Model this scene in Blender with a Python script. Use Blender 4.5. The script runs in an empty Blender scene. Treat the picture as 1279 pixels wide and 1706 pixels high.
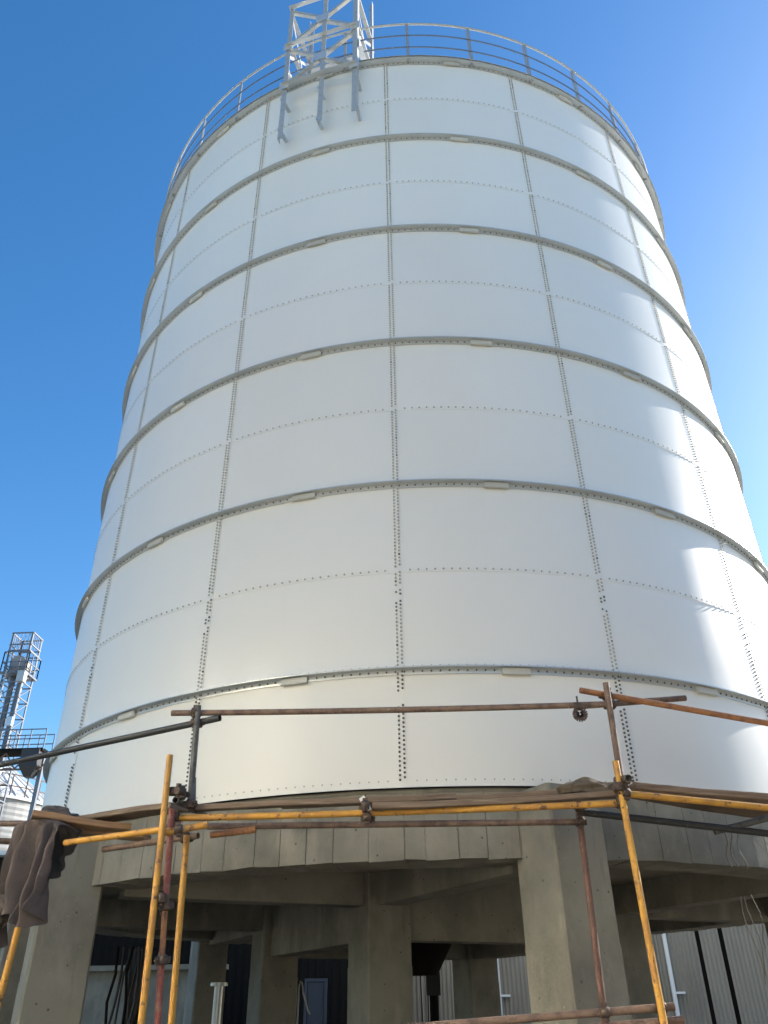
import bpy, math, random
import numpy as np
from mathutils import Vector, Matrix
R_ = math.radians
random.seed(7)
scene = bpy.context.scene
col = scene.collection

# ------------------------------------------------------------------ camera, sky, sun, exposure
CAM = Vector((0.0, -12.841, 1.6))
YAW, PITCH, ROLL = R_(-2.6018), R_(32.9614), R_(-0.9287)
FPX, PCX, PCY = 1321.66, 643.508, 823.867          # focal length and optical centre, in pixels of the 1279x1706 frame
fwd = Vector((math.sin(YAW)*math.cos(PITCH), math.cos(YAW)*math.cos(PITCH), math.sin(PITCH)))
r0 = Vector((math.cos(YAW), -math.sin(YAW), 0)); u0 = r0.cross(fwd)
rgt = r0*math.cos(ROLL) + u0*math.sin(ROLL); upv = -r0*math.sin(ROLL) + u0*math.cos(ROLL)
cd = bpy.data.cameras.new('camera'); cam = bpy.data.objects.new('camera', cd); col.objects.link(cam)
M = Matrix((rgt, upv, -fwd)).transposed().to_4x4(); M.translation = CAM
cam.matrix_world = M
cd.sensor_fit = 'VERTICAL'; cd.sensor_height = 36.0; cd.sensor_width = 27.0
cd.lens = FPX/1706*36.0
cd.shift_x = -(PCX-639.5)/1706; cd.shift_y = (PCY-853)/1706
scene.cycles.sample_clamp_indirect = 0; scene.cycles.blur_glossy = 0
cd.clip_start = 0.05; cd.clip_end = 5000
scene.camera = cam

SUN_AZ, SUN_EL = R_(57), R_(27)                     # azimuth clockwise from +Y
w = bpy.data.worlds.new('World'); scene.world = w; w.use_nodes = True
nt = w.node_tree; nt.nodes.clear()
sky = nt.nodes.new('ShaderNodeTexSky'); sky.sky_type = 'NISHITA'; sky.sun_disc = False
sky.sun_elevation = SUN_EL; sky.sun_rotation = SUN_AZ
sky.air_density = 1.0; sky.dust_density = 0.6; sky.ozone_density = 2.0; sky.altitude = 100
bg = nt.nodes.new('ShaderNodeBackground'); bg.inputs[1].default_value = 0.115
out = nt.nodes.new('ShaderNodeOutputWorld')
hs = nt.nodes.new('ShaderNodeHueSaturation'); hs.inputs['Saturation'].default_value = 1.32; hs.inputs['Value'].default_value = 1.15
nt.links.new(sky.outputs[0], hs.inputs['Color']); nt.links.new(hs.outputs[0], bg.inputs[0]); nt.links.new(bg.outputs[0], out.inputs[0])
sd = bpy.data.lights.new('sun', 'SUN'); sd.energy = 5.0; sd.angle = R_(0.53); sd.color = (1.0, 0.94, 0.85)
sun = bpy.data.objects.new('sun', sd); col.objects.link(sun)
sdir = Vector((math.sin(SUN_AZ)*math.cos(SUN_EL), math.cos(SUN_AZ)*math.cos(SUN_EL), math.sin(SUN_EL)))
sun.rotation_euler = sdir.to_track_quat('Z', 'Y').to_euler(); sun.location = (30, 20, 40)
scene.view_settings.view_transform = 'Standard'; scene.view_settings.look = 'None'
scene.view_settings.exposure = 1.0; scene.view_settings.gamma = 1.0

# ------------------------------------------------------------------ helpers
def px(u, v, r):
    """point at distance r from the silo's axis, seen at pixel (u, v)"""
    d = fwd + rgt*((u-PCX)/FPX) + upv*((PCY-v)/FPX)
    a = d.x*d.x+d.y*d.y; b = 2*(CAM.x*d.x+CAM.y*d.y); c = CAM.x**2+CAM.y**2-r*r
    disc = b*b-4*a*c
    t = (-b-math.sqrt(disc))/(2*a) if disc > 0 else -b/(2*a)
    return CAM + d*t
def py(u, v, y):
    d = fwd + rgt*((u-PCX)/FPX) + upv*((PCY-v)/FPX)
    return CAM + d*((y-CAM.y)/d.y)
def pol(r, az, z):                                   # az in degrees, 0 = towards the camera, + = right
    return Vector((r*math.sin(R_(az)), -r*math.cos(R_(az)), z))

class MB:
    def __init__(s): s.v = []; s.f = []; s.sm = []
    def add(s, vs, fs, smooth=False):
        n = len(s.v); s.v += [Vector(q) for q in vs]
        s.f += [tuple(i+n for i in f) for f in fs]; s.sm += [smooth]*len(fs)
    def hexa(s, c):                                  # 8 corners: bottom 4 ccw, top 4 ccw
        s.add(c, [(3,2,1,0),(4,5,6,7),(0,1,5,4),(1,2,6,5),(2,3,7,6),(3,0,4,7)])
    def box(s, c, sx, sy, sz, ax=Vector((1,0,0)), ay=Vector((0,1,0)), az=Vector((0,0,1))):
        c = Vector(c); ax = ax*sx/2; ay = ay*sy/2; az = az*sz/2
        s.hexa([c-ax-ay-az, c+ax-ay-az, c+ax+ay-az, c-ax+ay-az, c-ax-ay+az, c+ax-ay+az, c+ax+ay+az, c-ax+ay+az])
    def bar(s, a, b, wd, th, up=Vector((0,0,1))):
        a = Vector(a); b = Vector(b); d = (b-a); L = d.length; d.normalize()
        x = d.cross(up)
        if x.length < 1e-4: x = d.cross(Vector((1,0,0)))
        x.normalize(); y = x.cross(d)
        s.box((a+b)/2, wd, L, th, x, d, y)
    def angle(s, a, b, w1, th, up, side):            # L section from a to b; legs along `up` and `side`
        a = Vector(a); b = Vector(b); d = (b-a).normalized()
        up = (up - d*up.dot(d)).normalized(); side = (side - d*side.dot(d) - up*side.dot(up)).normalized()
        L = (b-a).length
        s.box((a+b)/2 + up*w1/2 + side*th/2, th, L, w1, side, d, up)
        s.box((a+b)/2 + side*(w1/2+th/2) + up*th/2, w1-th, L, th, side, d, up)
    def tube(s, pts, r, n=12, hollow=0.0, cap=True):
        pts = [Vector(p) for p in pts]; rings = []
        ref = None
        for i, p in enumerate(pts):
            d = (pts[min(i+1, len(pts)-1)]-pts[max(i-1, 0)]).normalized()
            if ref is None: ref = d.orthogonal().normalized()
            x = (ref-d*ref.dot(d)).normalized(); ref = x; y = d.cross(x)
            rr = r[i] if isinstance(r, (list, tuple)) else r
            rings.append([p+(x*math.cos(2*math.pi*k/n)+y*math.sin(2*math.pi*k/n))*rr for k in range(n)])
        vs = [q for g in rings for q in g]; fs = []
        for i in range(len(rings)-1):
            for k in range(n):
                fs.append((i*n+k, i*n+(k+1) % n, (i+1)*n+(k+1) % n, (i+1)*n+k))
        s.add(vs, fs, True)
        if hollow:
            for end in (0, -1):
                g = rings[end]; p = pts[end]; dd = (pts[1]-pts[0] if end == 0 else pts[-2]-pts[-1]).normalized()
                inn = [p+(q-p)*(1-hollow) for q in g]; deep = [q+dd*0.12 for q in inn]
                f = [(k, (k+1) % n, n+(k+1) % n, n+k) for k in range(n)] + [(n+k, n+(k+1) % n, 2*n+(k+1) % n, 2*n+k) for k in range(n)] + [tuple(range(2*n, 3*n))]
                if end == 0: f = [tuple(reversed(t)) for t in f]
                s.add(g+inn+deep, f)
        elif cap:
            s.add(rings[0], [tuple(reversed(range(n)))]); s.add(rings[-1], [tuple(range(n))])
    def revolve(s, prof, a0=0.0, a1=360.0, n=160, close=False, smooth=True):
        """profile [(r, z)...] swept about the silo axis from azimuth a0 to a1"""
        full = abs(a1-a0-360) < 1e-6
        cnt = n if full else n+1
        vs = [pol(r, a0+(a1-a0)*i/n, z) for i in range(cnt) for r, z in prof]; m = len(prof); fs = []
        for i in range(n):
            j = (i+1) % cnt
            for k in range(m if close else m-1):
                k2 = (k+1) % m
                fs.append((i*m+k, j*m+k, j*m+k2, i*m+k2))
        if not full and close:
            fs.append(tuple(reversed(range(m)))); fs.append(tuple((cnt-1)*m+k for k in range(m)))
        s.add(vs, fs, smooth)
    def build(s, name, mat, parent=None, base=None):
        org = Vector(base) if base is not None else (parent_origin(parent) if parent else Vector((0,0,0)))
        me = bpy.data.meshes.new(name)
        me.from_pydata([tuple(q-org) for q in s.v], [], s.f)
        me.polygons.foreach_set('use_smooth', s.sm); me.update()
        if mat: me.materials.append(mat)
        o = bpy.data.objects.new(name, me); col.objects.link(o)
        if parent: o.parent = parent
        else: o.location = org
        return o
def parent_origin(p):
    o = Vector((0,0,0))
    while p is not None: o += Vector(p.location); p = p.parent
    return o
def thing(name, label, cat, loc=(0,0,0), group=None):
    o = bpy.data.objects.new(name, None); col.objects.link(o); o.location = loc; o.empty_display_size = .2
    return tag(o, label, cat, group)
def tag(o, label=None, cat=None, group=None, kind=None):
    if label: o['label'] = label
    if cat: o['category'] = cat
    if group: o['group'] = group
    if kind: o['kind'] = kind
    return o

# ------------------------------------------------------------------ materials
def mat(name, base, rough=.6, metal=0.0, spec=.5, layers=(), bump=0.0, bscale=40.0, coat=0.0, vary=0.0, stretch=(1,1,1), rough_var=0.0, tex='Object', bdist=.01, pits=None):
    """layers: (colour, noise scale, low, high, detail, stretch) blended over the base by a thresholded noise"""
    m = bpy.data.materials.new(name); m.use_nodes = True; t = m.node_tree; N = t.nodes; L = t.links
    b = N['Principled BSDF']; b.inputs['Roughness'].default_value = rough; b.inputs['Metallic'].default_value = metal
    b.inputs['Specular IOR Level'].default_value = spec; b.inputs['Coat Weight'].default_value = coat
    b.inputs['Coat Roughness'].default_value = .12
    tc = N.new('ShaderNodeTexCoord')
    cur = N.new('ShaderNodeRGB'); cur.outputs[0].default_value = (*base, 1); cur = cur.outputs[0]
    for i, (c, sc, lo, hi, det, st) in enumerate(layers):
        mp = N.new('ShaderNodeMapping'); mp.inputs['Scale'].default_value = st; mp.inputs['Location'].default_value = (i*7.3, i*3.1, i*1.7)
        L.new(tc.outputs[tex], mp.inputs[0])
        nz = N.new('ShaderNodeTexNoise'); nz.inputs['Scale'].default_value = sc; nz.inputs['Detail'].default_value = det; nz.inputs['Roughness'].default_value = .6
        L.new(mp.outputs[0], nz.inputs['Vector'])
        mr = N.new('ShaderNodeMapRange'); mr.inputs['From Min'].default_value = lo; mr.inputs['From Max'].default_value = hi
        L.new(nz.outputs[0], mr.inputs[0])
        mx = N.new('ShaderNodeMix'); mx.data_type = 'RGBA'; L.new(mr.outputs[0], mx.inputs[0]); L.new(cur, mx.inputs[6]); mx.inputs[7].default_value = (*c, 1)
        cur = mx.outputs[2]
    if pits:                                        # scattered air holes
        vo = N.new('ShaderNodeTexVoronoi'); vo.inputs['Scale'].default_value = 11; L.new(tc.outputs[tex], vo.inputs['Vector'])
        cm = N.new('ShaderNodeMath'); cm.operation = 'MULTIPLY'; cm.inputs[1].default_value = .13; sp = N.new('ShaderNodeSeparateColor'); L.new(vo.outputs['Color'], sp.inputs[0]); L.new(sp.outputs[0], cm.inputs[0])
        lt = N.new('ShaderNodeMath'); lt.operation = 'LESS_THAN'; L.new(vo.outputs['Distance'], lt.inputs[0]); L.new(cm.outputs[0], lt.inputs[1])
        mx = N.new('ShaderNodeMix'); mx.data_type = 'RGBA'; L.new(lt.outputs[0], mx.inputs[0]); L.new(cur, mx.inputs[6]); mx.inputs[7].default_value = (*pits, 1); cur = mx.outputs[2]
    if vary:
        oi = N.new('ShaderNodeObjectInfo'); mr = N.new('ShaderNodeMapRange'); mr.inputs[3].default_value = 1-vary; mr.inputs[4].default_value = 1+vary
        L.new(oi.outputs['Random'], mr.inputs[0]); hs = N.new('ShaderNodeHueSaturation'); L.new(mr.outputs[0], hs.inputs['Value']); L.new(cur, hs.inputs['Color']); cur = hs.outputs[0]
    L.new(cur, b.inputs['Base Color'])
    if rough_var:
        nz = N.new('ShaderNodeTexNoise'); nz.inputs['Scale'].default_value = 9; nz.inputs['Detail'].default_value = 5; L.new(tc.outputs[tex], nz.inputs['Vector'])
        mr = N.new('ShaderNodeMapRange'); mr.inputs[1].default_value = .3; mr.inputs[2].default_value = .7; mr.inputs[3].default_value = max(0, rough-rough_var); mr.inputs[4].default_value = min(1, rough+rough_var)
        L.new(nz.outputs[0], mr.inputs[0]); L.new(mr.outputs[0], b.inputs['Roughness'])
    if bump:
        mp = N.new('ShaderNodeMapping'); mp.inputs['Scale'].default_value = stretch; L.new(tc.outputs[tex], mp.inputs[0])
        nz = N.new('ShaderNodeTexNoise'); nz.inputs['Scale'].default_value = bscale; nz.inputs['Detail'].default_value = 6; L.new(mp.outputs[0], nz.inputs['Vector'])
        bp = N.new('ShaderNodeBump'); bp.inputs['Strength'].default_value = bump; bp.inputs['Distance'].default_value = bdist
        L.new(nz.outputs[0], bp.inputs['Height']); L.new(bp.outputs[0], b.inputs['Normal'])
    return m
G1 = (1,1,1)
m_enamel = mat('white_enamel', (.775,.765,.71), rough=.40, spec=.5, vary=.022, coat=.12,
               layers=[((.755,.745,.69), .7, .40, .75, 3, (1,1,.5)), ((.71,.695,.635), 7, .58, .95, 5, (1,1,.035))], bump=.10, bscale=.55, bdist=.02)
m_seal = mat('grey_sealant', (.40,.385,.335), rough=.55, vary=.12)
m_bolt = mat('dark_bolt', (.12,.12,.115), rough=.45, vary=.2)
m_galv = mat('galvanised_steel', (.55,.585,.60), rough=.32, metal=.4,
             layers=[((.52,.55,.565), 30, .45, .65, 3, G1), ((.47,.495,.50), 4, .60, .8, 5, G1)])
m_galvb = mat('bright_galvanised_steel', (.46,.465,.45), rough=.40, metal=.3, rough_var=.08, layers=[((.37,.38,.375), 22, .45, .65, 4, G1)])
m_splice = mat('painted_splice_cover', (.50,.51,.48), rough=.45, vary=.12)
m_rail = mat('blue_grey_painted_rail', (.10,.14,.21), rough=.4)
m_post = mat('galvanised_post', (.34,.36,.38), rough=.4, metal=.3)
m_conc = mat('raw_concrete', (.255,.243,.20), rough=.9, spec=.2, pits=(.10,.09,.07),
             layers=[((.165,.158,.132), 1.3, .42, .66, 7, G1), ((.325,.308,.255), 2.6, .52, .75, 7, (1,1,.4)), ((.15,.135,.105), 7, .60, .85, 7, (1,1,.16)), ((.345,.33,.285), 21, .66, .80, 4, G1)], bump=.45, bscale=26, bdist=.010)
m_yel = mat('worn_yellow_paint', (.55,.28,.04), rough=.5, layers=[((.36,.17,.04), 6, .45, .7, 7, G1), ((.12,.06,.035), 17, .58, .66, 6, G1), ((.55,.45,.30), 33, .66, .72, 4, G1), ((.35,.31,.25), 4, .66, .72, 6, G1)], bump=.3, bscale=90, bdist=.003, vary=.08)
m_rust = mat('rusty_brown_pipe', (.19,.125,.09), rough=.75, layers=[((.105,.07,.055), 11, .45, .62, 6, G1), ((.30,.24,.19), 38, .62, .72, 5, G1)], bump=.4, bscale=80, bdist=.003, vary=.15)
m_red = mat('faded_red_paint', (.26,.07,.05), rough=.6, layers=[((.30,.17,.12), 15, .5, .72, 6, G1), ((.09,.05,.04), 40, .6, .7, 4, G1)], bump=.3, bscale=80, bdist=.003)
m_redr = mat('rusted_red_pipe', (.15,.075,.055), rough=.7, layers=[((.10,.055,.042), 12, .42, .62, 6, G1), ((.26,.19,.14), 30, .62, .72, 4, G1)], bump=.35, bscale=80, bdist=.003)
m_orange = mat('orange_rusted_pipe', (.36,.16,.06), rough=.65, layers=[((.20,.09,.05), 12, .45, .65, 6, G1), ((.12,.07,.05), 40, .6, .7, 4, G1)], bump=.3, bscale=80, bdist=.003)
m_grey = mat('grey_steel_pipe', (.115,.115,.105), rough=.55, metal=.3, layers=[((.06,.055,.05), 14, .5, .66, 6, G1), ((.22,.21,.19), 45, .62, .72, 4, G1)], bump=.3, bscale=80, bdist=.003)
m_black = mat('blackened_pipe', (.035,.036,.036), rough=.5, layers=[((.08,.08,.075), 22, .58, .7, 5, G1)])
m_cast = mat('cast_coupler_steel', (.075,.055,.045), rough=.65, metal=.3, layers=[((.16,.10,.07), 40, .5, .68, 4, G1)], bump=.5, bscale=60, bdist=.004)
m_wood = mat('weathered_plank', (.21,.155,.11), rough=.85, layers=[((.12,.085,.06), 6, .42, .65, 8, (.3,.3,6)), ((.31,.25,.185), 9, .6, .78, 6, (.3,.3,5))], bump=.5, bscale=14, stretch=(.4,.4,7), bdist=.006)
m_woodw = mat('fresh_sawn_plank', (.34,.205,.11), rough=.85, layers=[((.21,.125,.07), 5, .42, .65, 8, (.3,.3,6)), ((.42,.29,.18), 8, .6, .78, 6, (.3,.3,5))], bump=.5, bscale=14, stretch=(.4,.4,7), bdist=.006)
m_tarp = mat('dirty_dark_cloth', (.135,.108,.098), rough=.95, spec=.15, layers=[((.085,.073,.068), 3, .4, .65, 6, G1), ((.21,.175,.155), 7, .58, .8, 6, G1)], bump=.4, bscale=45, bdist=.006)
m_sack = mat('burlap_sack', (.14,.115,.085), rough=.95, spec=.1, layers=[((.08,.065,.05), 9, .45, .65, 6, G1)], bump=.6, bscale=70, bdist=.005)
m_sheet = mat('pale_sheet_metal', (.27,.25,.21), rough=.45, metal=.2, layers=[((.21,.195,.165), 1.1, .45, .7, 5, (1,1,.3)), ((.2,.165,.125), 4, .68, .85, 6, (1,1,.15))])
m_white = mat('white_painted_metal', (.70,.71,.72), rough=.4)
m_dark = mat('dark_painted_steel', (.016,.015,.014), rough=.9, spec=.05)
m_ground = mat('dusty_concrete_yard', (.44,.40,.32), rough=.95, layers=[((.36,.33,.265), .4, .4, .7, 8, G1), ((.5,.455,.37), 2.2, .55, .75, 7, G1)], bump=.4, bscale=12)
m_bouncecut = mat('dark_bounce_cut', (.045,.038,.03), rough=.95, layers=[((.08,.068,.052), 1.5, .5, .75, 7, G1)], bump=.5, bscale=8, bdist=.04)  # dark colour that keeps ground bounce out of the base
m_far = mat('far_steelwork', (.15,.165,.19), rough=.5, metal=.3, vary=.1)
m_farleg = mat('far_painted_machine', (.38,.36,.36), rough=.6, vary=.1)
m_farwhite = mat('far_white_roof', (.74,.74,.73), rough=.5, layers=[((.6,.6,.6), 2, .45, .7, 4, G1)])
m_bin = mat('far_bin_wall', (.34,.34,.33), rough=.55, layers=[((.27,.27,.265), 1.2, .45, .7, 5, (1,1,.3))])
m_wall = mat('pale_bounce_wall', (.55,.50,.40), rough=.9, layers=[((.50,.45,.36), .6, .45, .7, 6, G1)])  # bounce surface of the added pale hall
m_satin = mat('satin_sun_reflector', (.90,.83,.66), rough=.25, metal=1.0)  # mirrors the sun from an added hall towards the columns
m_rope = mat('black_cable', (.03,.03,.032), rough=.6)
m_hose = mat('white_hose', (.7,.7,.68), rough=.4)
m_wire = mat('bare_tie_wire', (.16,.15,.13), rough=.5, metal=.6)
m_blue = mat('blue_grey_door', (.07,.085,.115), rough=.5)

# ------------------------------------------------------------------ ground
g = MB(); g.add([(-900,-900,0),(900,-900,0),(900,900,0),(-900,900,0)], [(0,1,2,3)])
tag(g.build('ground', m_ground), kind='structure')
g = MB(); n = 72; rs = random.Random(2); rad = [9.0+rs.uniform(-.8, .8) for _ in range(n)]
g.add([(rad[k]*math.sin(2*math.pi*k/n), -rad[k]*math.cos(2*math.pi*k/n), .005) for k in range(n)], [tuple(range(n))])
tag(g.build('bounce_cut_disc', m_bouncecut), kind='structure')  # unseen dark disc, added to cut bounce light under the slab

# ------------------------------------------------------------------ the silo
RS, Z0, H, A0, DA = 5.5, 3.272, 1.0737, -2.395, 22.5
NC = 11
ZT = Z0+NC*H
silo = thing('silo', 'huge white bolted steel silo with six ring stiffeners standing on a concrete base', 'silo', (0,0,Z0))
LAP = R_(0.40)
def panel_mb():
    """one curved sheet with lapped right and lower edges, local z from 0 to H"""
    b = MB(); n = 14; nz = 4; a0 = -LAP; a1 = R_(DA)+LAP; th = .0035
    grid = []
    for i in range(n+1):
        f = i/n; a = a0+(a1-a0)*f
        for j in range(nz+1):
            g_ = j/nz; z = -.028+(H+.056)*g_
            r = RS+.0045*f+.0045*(1-g_)
            grid.append((a, r, z))
    V = [Vector((r*math.sin(a), -r*math.cos(a), z)) for a, r, z in grid]
    W = [Vector(((r-th)*math.sin(a), -(r-th)*math.cos(a), z)) for a, r, z in grid]
    m = nz+1; fs = []; fi = []
    for i in range(n):
        for j in range(nz):
            q = (i*m+j, (i+1)*m+j, (i+1)*m+j+1, i*m+j+1); fs.append(q)
    b.add(V, fs, True); b.add(W, [tuple(reversed(q)) for q in fs], True)
    def strip(idx):
        vs = [V[k] for k in idx]+[W[k] for k in idx]; k = len(idx)
        b.add(vs, [(i, k+i, k+i+1, i+1) for i in range(k-1)])
    strip([i*m for i in range(n+1)]); strip(list(reversed([i*m+nz for i in range(n+1)])))
    strip(list(reversed([j for j in range(m)]))); strip([n*m+j for j in range(m)])
    return b
proto = panel_mb().build('wall_panel', m_enamel, silo, base=(0,0,0))
pm = proto.data
slots = sorted(((abs(A0+DA*(j+.5)), c, j) for c in range(NC) for j in range(-8, 8)), key=lambda t: (abs(t[0])+t[1]*.3))
front = slots[:99]; rear = slots[99:]
first = True
for _, c, j in front:
    o = proto if first else proto.copy()
    if not first: col.objects.link(o); o.parent = silo
    first = False
    o.location = (0,0,c*H); o.rotation_euler = (0,0,R_(A0+DA*j))
    # a positive azimuth turns counter-clockwise seen from above, like a positive z rotation
bk = MB()
for _, c, j in rear:
    rot = Matrix.Rotation(R_(A0+DA*j), 4, 'Z')
    bk.add([rot @ v.co + Vector((0,0,Z0+c*H)) for v in pm.vertices], [tuple(p.vertices) for p in pm.polygons], True)
tag(bk.build('wall_panel', m_enamel, silo), kind='stuff')

# bolts -------------------------------------------------------------
def bolt_mesh(r=.0115, h=.012):
    b = MB(); n = 7
    ring0 = [Vector((r*math.cos(2*math.pi*k/n), -.002, r*math.sin(2*math.pi*k/n))) for k in range(n)]
    ring1 = [Vector((q.x*.95, -h*.75, q.z*.95)) for q in ring0]; ring2 = [Vector((q.x*.6, -h, q.z*.6)) for q in ring0]
    b.add(ring0+ring1+ring2, [(k, (k+1) % n, n+(k+1) % n, n+k) for k in range(n)]+[(n+k, n+(k+1) % n, 2*n+(k+1) % n, 2*n+k) for k in range(n)]+[tuple(range(2*n, 3*n))], True)
    return b
RING_Z = [1, 3, 5, 7, 9, 11]
bolts = []       # (az, z, r, dark, scale)
rng = random.Random(3)
for j in range(-8, 8):
    a = A0+DA*j
    for c in range(NC):
        n = 25
        for k in range(n):
            z = Z0+c*H+.045+(H-.09)*k/(n-1)
            for s in (0, 1):
                zz = z+(.022 if s else 0)
                if zz > ZT-.02: continue
                gap = False; dark = c == 0
                if c == 1 and 15 <= k <= 20:
                    gap = (k in (17, 20)) or rng.random() < .12; dark = k in (15, 16, 18, 19)
                if c == 0 and 17 <= k <= 19: gap = True
                if gap: continue
                bolts.append((a+(-.22 if s == 0 else .22), zz, RS+.0095, dark or rng.random() < .03, 1.0+rng.uniform(-.08, .08)))
for c in range(0, NC+1):
    z = Z0+c*H
    if c in RING_Z or c == 0: z -= .03
    if c == 0: z = Z0+.035
    per = 25
    for i in range(16*per):
        a = A0+DA*(i+.5)/per
        if abs(((a-A0+DA/2) % DA)-DA/2) < .55 and c not in RING_Z: continue
        bolts.append((a, z+(.003 if c in RING_Z else 0), RS+(.015 if c in RING_Z else .0095), c in RING_Z, (.62 if c == 0 else .9)))
        if c in RING_Z and c < NC: bolts.append((a, z+.062, RS+.009, False, .75))
bm_ = bolt_mesh(); 
def place_bolts(lst, name, mt, kind=None):
    b = MB()
    base_v = np.array([tuple(v) for v in bm_.v]); V = []; F = []
    nb = len(base_v)
    for i, (a, z, r, d, s) in enumerate(lst):
        ca, sa = math.cos(R_(a)), math.sin(R_(a))
        q = base_v*s; y = q[:,1]-r
        V.append(np.stack([q[:,0]*ca-y*sa, q[:,0]*sa+y*ca, q[:,2]+z-Z0], 1))
        F += [tuple(k+i*nb for k in f) for f in bm_.f]
    me = bpy.data.meshes.new(name); me.from_pydata(np.concatenate(V).tolist(), [], F); me.polygons.foreach_set('use_smooth', [True]*len(F)); me.materials.append(mt)
    o = bpy.data.objects.new(name, me); col.objects.link(o); o.parent = silo
    if kind: o['kind'] = kind
    return o
def near(bt): return abs(bt[0]) < 26 and bt[1] < Z0+H-.1 and bt[1] > Z0+.05
near_b = [b_ for b_ in bolts if near(b_)][:99]; ns = set(map(id, near_b))
rest = [b_ for b_ in bolts if id(b_) not in ns]
place_bolts([b_ for b_ in rest if not b_[3]], 'sealed_bolt', m_seal, 'stuff')
place_bolts([b_ for b_ in rest if b_[3]], 'bolt', m_bolt, 'stuff')
pb = bm_.build('bolt', m_bolt, silo, base=(0,0,0))
for i, (a, z, r, d, s) in enumerate(near_b):
    o = pb if i == 0 else pb.copy()
    if i: col.objects.link(o); o.parent = silo
    o.location = pol(r, a, z-Z0); o.rotation_euler = (0,0,R_(a)); o.scale = (s,s,s)

# ring stiffeners with splice covers ---------------------------------
for q, c in enumerate(RING_Z):
    z = Z0+c*H; t = .006; top = c == NC
    out_ = .080 if not top else .10; leg = .058
    b = MB(); ri = RS+.0085
    b.revolve([(ri, z-leg), (ri+t, z-leg), (ri+t, z-t), (ri+out_, z-t), (ri+out_, z-t-.003), (ri+out_+.003, z-t-.003), (ri+out_+.003, z+.002), (ri, z+.002)], n=240, close=True, smooth=False)
    ring = b.build('wind_ring', m_galv, silo)
    for j in range(-8, 8):
        am = A0+DA*(j+.5)+.35
        s = MB(); r1 = ri+t+.002
        s.revolve([(r1, z-leg-.016), (r1+.028, z-leg-.016), (r1+.034, z-leg-.010), (r1+.034, z-.012), (r1, z-.012)], am-1.42, am+1.42, 6, close=True, smooth=False)
        s.build('splice_plate', m_splice, ring)
# bottom edge angle and sealant line
b = MB(); b.revolve([(RS-.02, Z0-.030), (RS+.012, Z0-.030), (RS+.012, Z0-.022), (RS-.02, Z0-.022)], n=240, close=True, smooth=False); b.build('base_flange', m_dark, silo)
# roof: low cone of ribbed sheets
b = MB(); prof = [(RS+.13, ZT+.012), (RS+.10, ZT+.03), (3.0, ZT+.62), (.5, ZT+1.1), (0.02, ZT+1.15)]
b.revolve(prof, n=96, smooth=False); b.build('roof', m_enamel, silo)
# handrail round the roof edge
rr = RS+.07; zb = ZT+.02; RH = 1.12
railing = MB()
post_obj = None
for lvl, (nm, rad) in zip((RH, RH*.66, RH*.32), (('top_rail', .021), ('mid_rail', .013), ('lower_rail', .013))):
    b = MB(); pts = [pol(rr, i*360/192, zb+lvl) for i in range(193)]; b.tube(pts, rad, 8, cap=False)
    ro = b.build(nm, m_galvb if nm == 'top_rail' else m_rail, silo)
    if nm == 'top_rail': top_rail = ro
for k in range(32):
    a = 1.4+11.25*k; p0 = pol(rr, a, zb-.06); p1 = pol(rr, a, zb+RH-.01)
    rad_ = pol(1, a, 0); tan_ = Vector((-rad_.y, rad_.x, 0))
    b = MB(); b.angle(p0, p1, .05, .006, tan_, -rad_); b.box(pol(rr-.02, a, zb+.02), .14, .10, .02, tan_, rad_)
    b.build('handrail_post', m_post, silo)

# ------------------------------------------------------------------ lattice frame on the silo's top edge
fr = thing('support_frame', 'galvanised lattice steel frame bolted across the top edge of the white silo', 'steel frame', pol(5.75, -13.3, 13.2))
pA = pol(5.72, -20.2, 0); pC = pol(5.72, -6.85, 0); tan_ = (pC-pA).normalized(); outn = Vector((tan_.y, -tan_.x, 0))
if outn.dot(pA) < 0: outn = -outn
pA += outn*.05; pC += outn*.05; pB = (pA+pC)/2
UP = Vector((0,0,1)); ZL = [17.28, 15.95, 14.72]
def zz(p, z): return Vector((p.x, p.y, z))
for p, zb_, sd_ in ((pA, 13.25, 1), (pB, 13.42, 1), (pC, 13.42, -1)):
    b = MB(); b.angle(zz(p, zb_), zz(p, 17.34 if p is not pC else 18.6), .085, .009, tan_*sd_, -outn); b.build('leg', m_galvb, fr)
inn = -outn*.95
for p, sd_ in ((pA, 1), (pC, -1)):
    q = p+inn; b = MB(); b.angle(zz(q, 15.20), zz(q, 18.6), .075, .008, tan_*sd_, outn); b.build('leg', m_galvb, fr)
for z in ZL:
    b = MB(); b.angle(zz(pA, z)+outn*.008, zz(pC, z)+outn*.008, .075, .008, UP, outn); b.build('crossbar', m_galv, fr)
for z in (16.9, 15.85):
    b = MB(); b.angle(zz(pA+inn, z), zz(pC+inn, z), .07, .007, UP, -outn); b.build('crossbar', m_galvb, fr)
for p, sd_ in ((pA, 1), (pC, -1)):
    for z in (17.1, 16.1):
        b = MB(); b.angle(zz(p, z)-outn*.02, zz(p+inn, z)+outn*.02, .075, .008, UP, tan_*sd_); b.build('tie_bar', m_galvb, fr)
    b = MB(); b.bar(zz(p, 15.75)-outn*.05+tan_*sd_*.03, zz(p+inn, 16.95)+outn*.05+tan_*sd_*.03, .01, .06, UP); b.build('brace', m_galvb, fr)
    b = MB(); b.bar(zz(p, 17.0)-outn*.05+tan_*sd_*.045, zz(p+inn, 15.85)+outn*.05+tan_*sd_*.045, .01, .06, UP); b.build('brace', m_galvb, fr)
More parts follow.
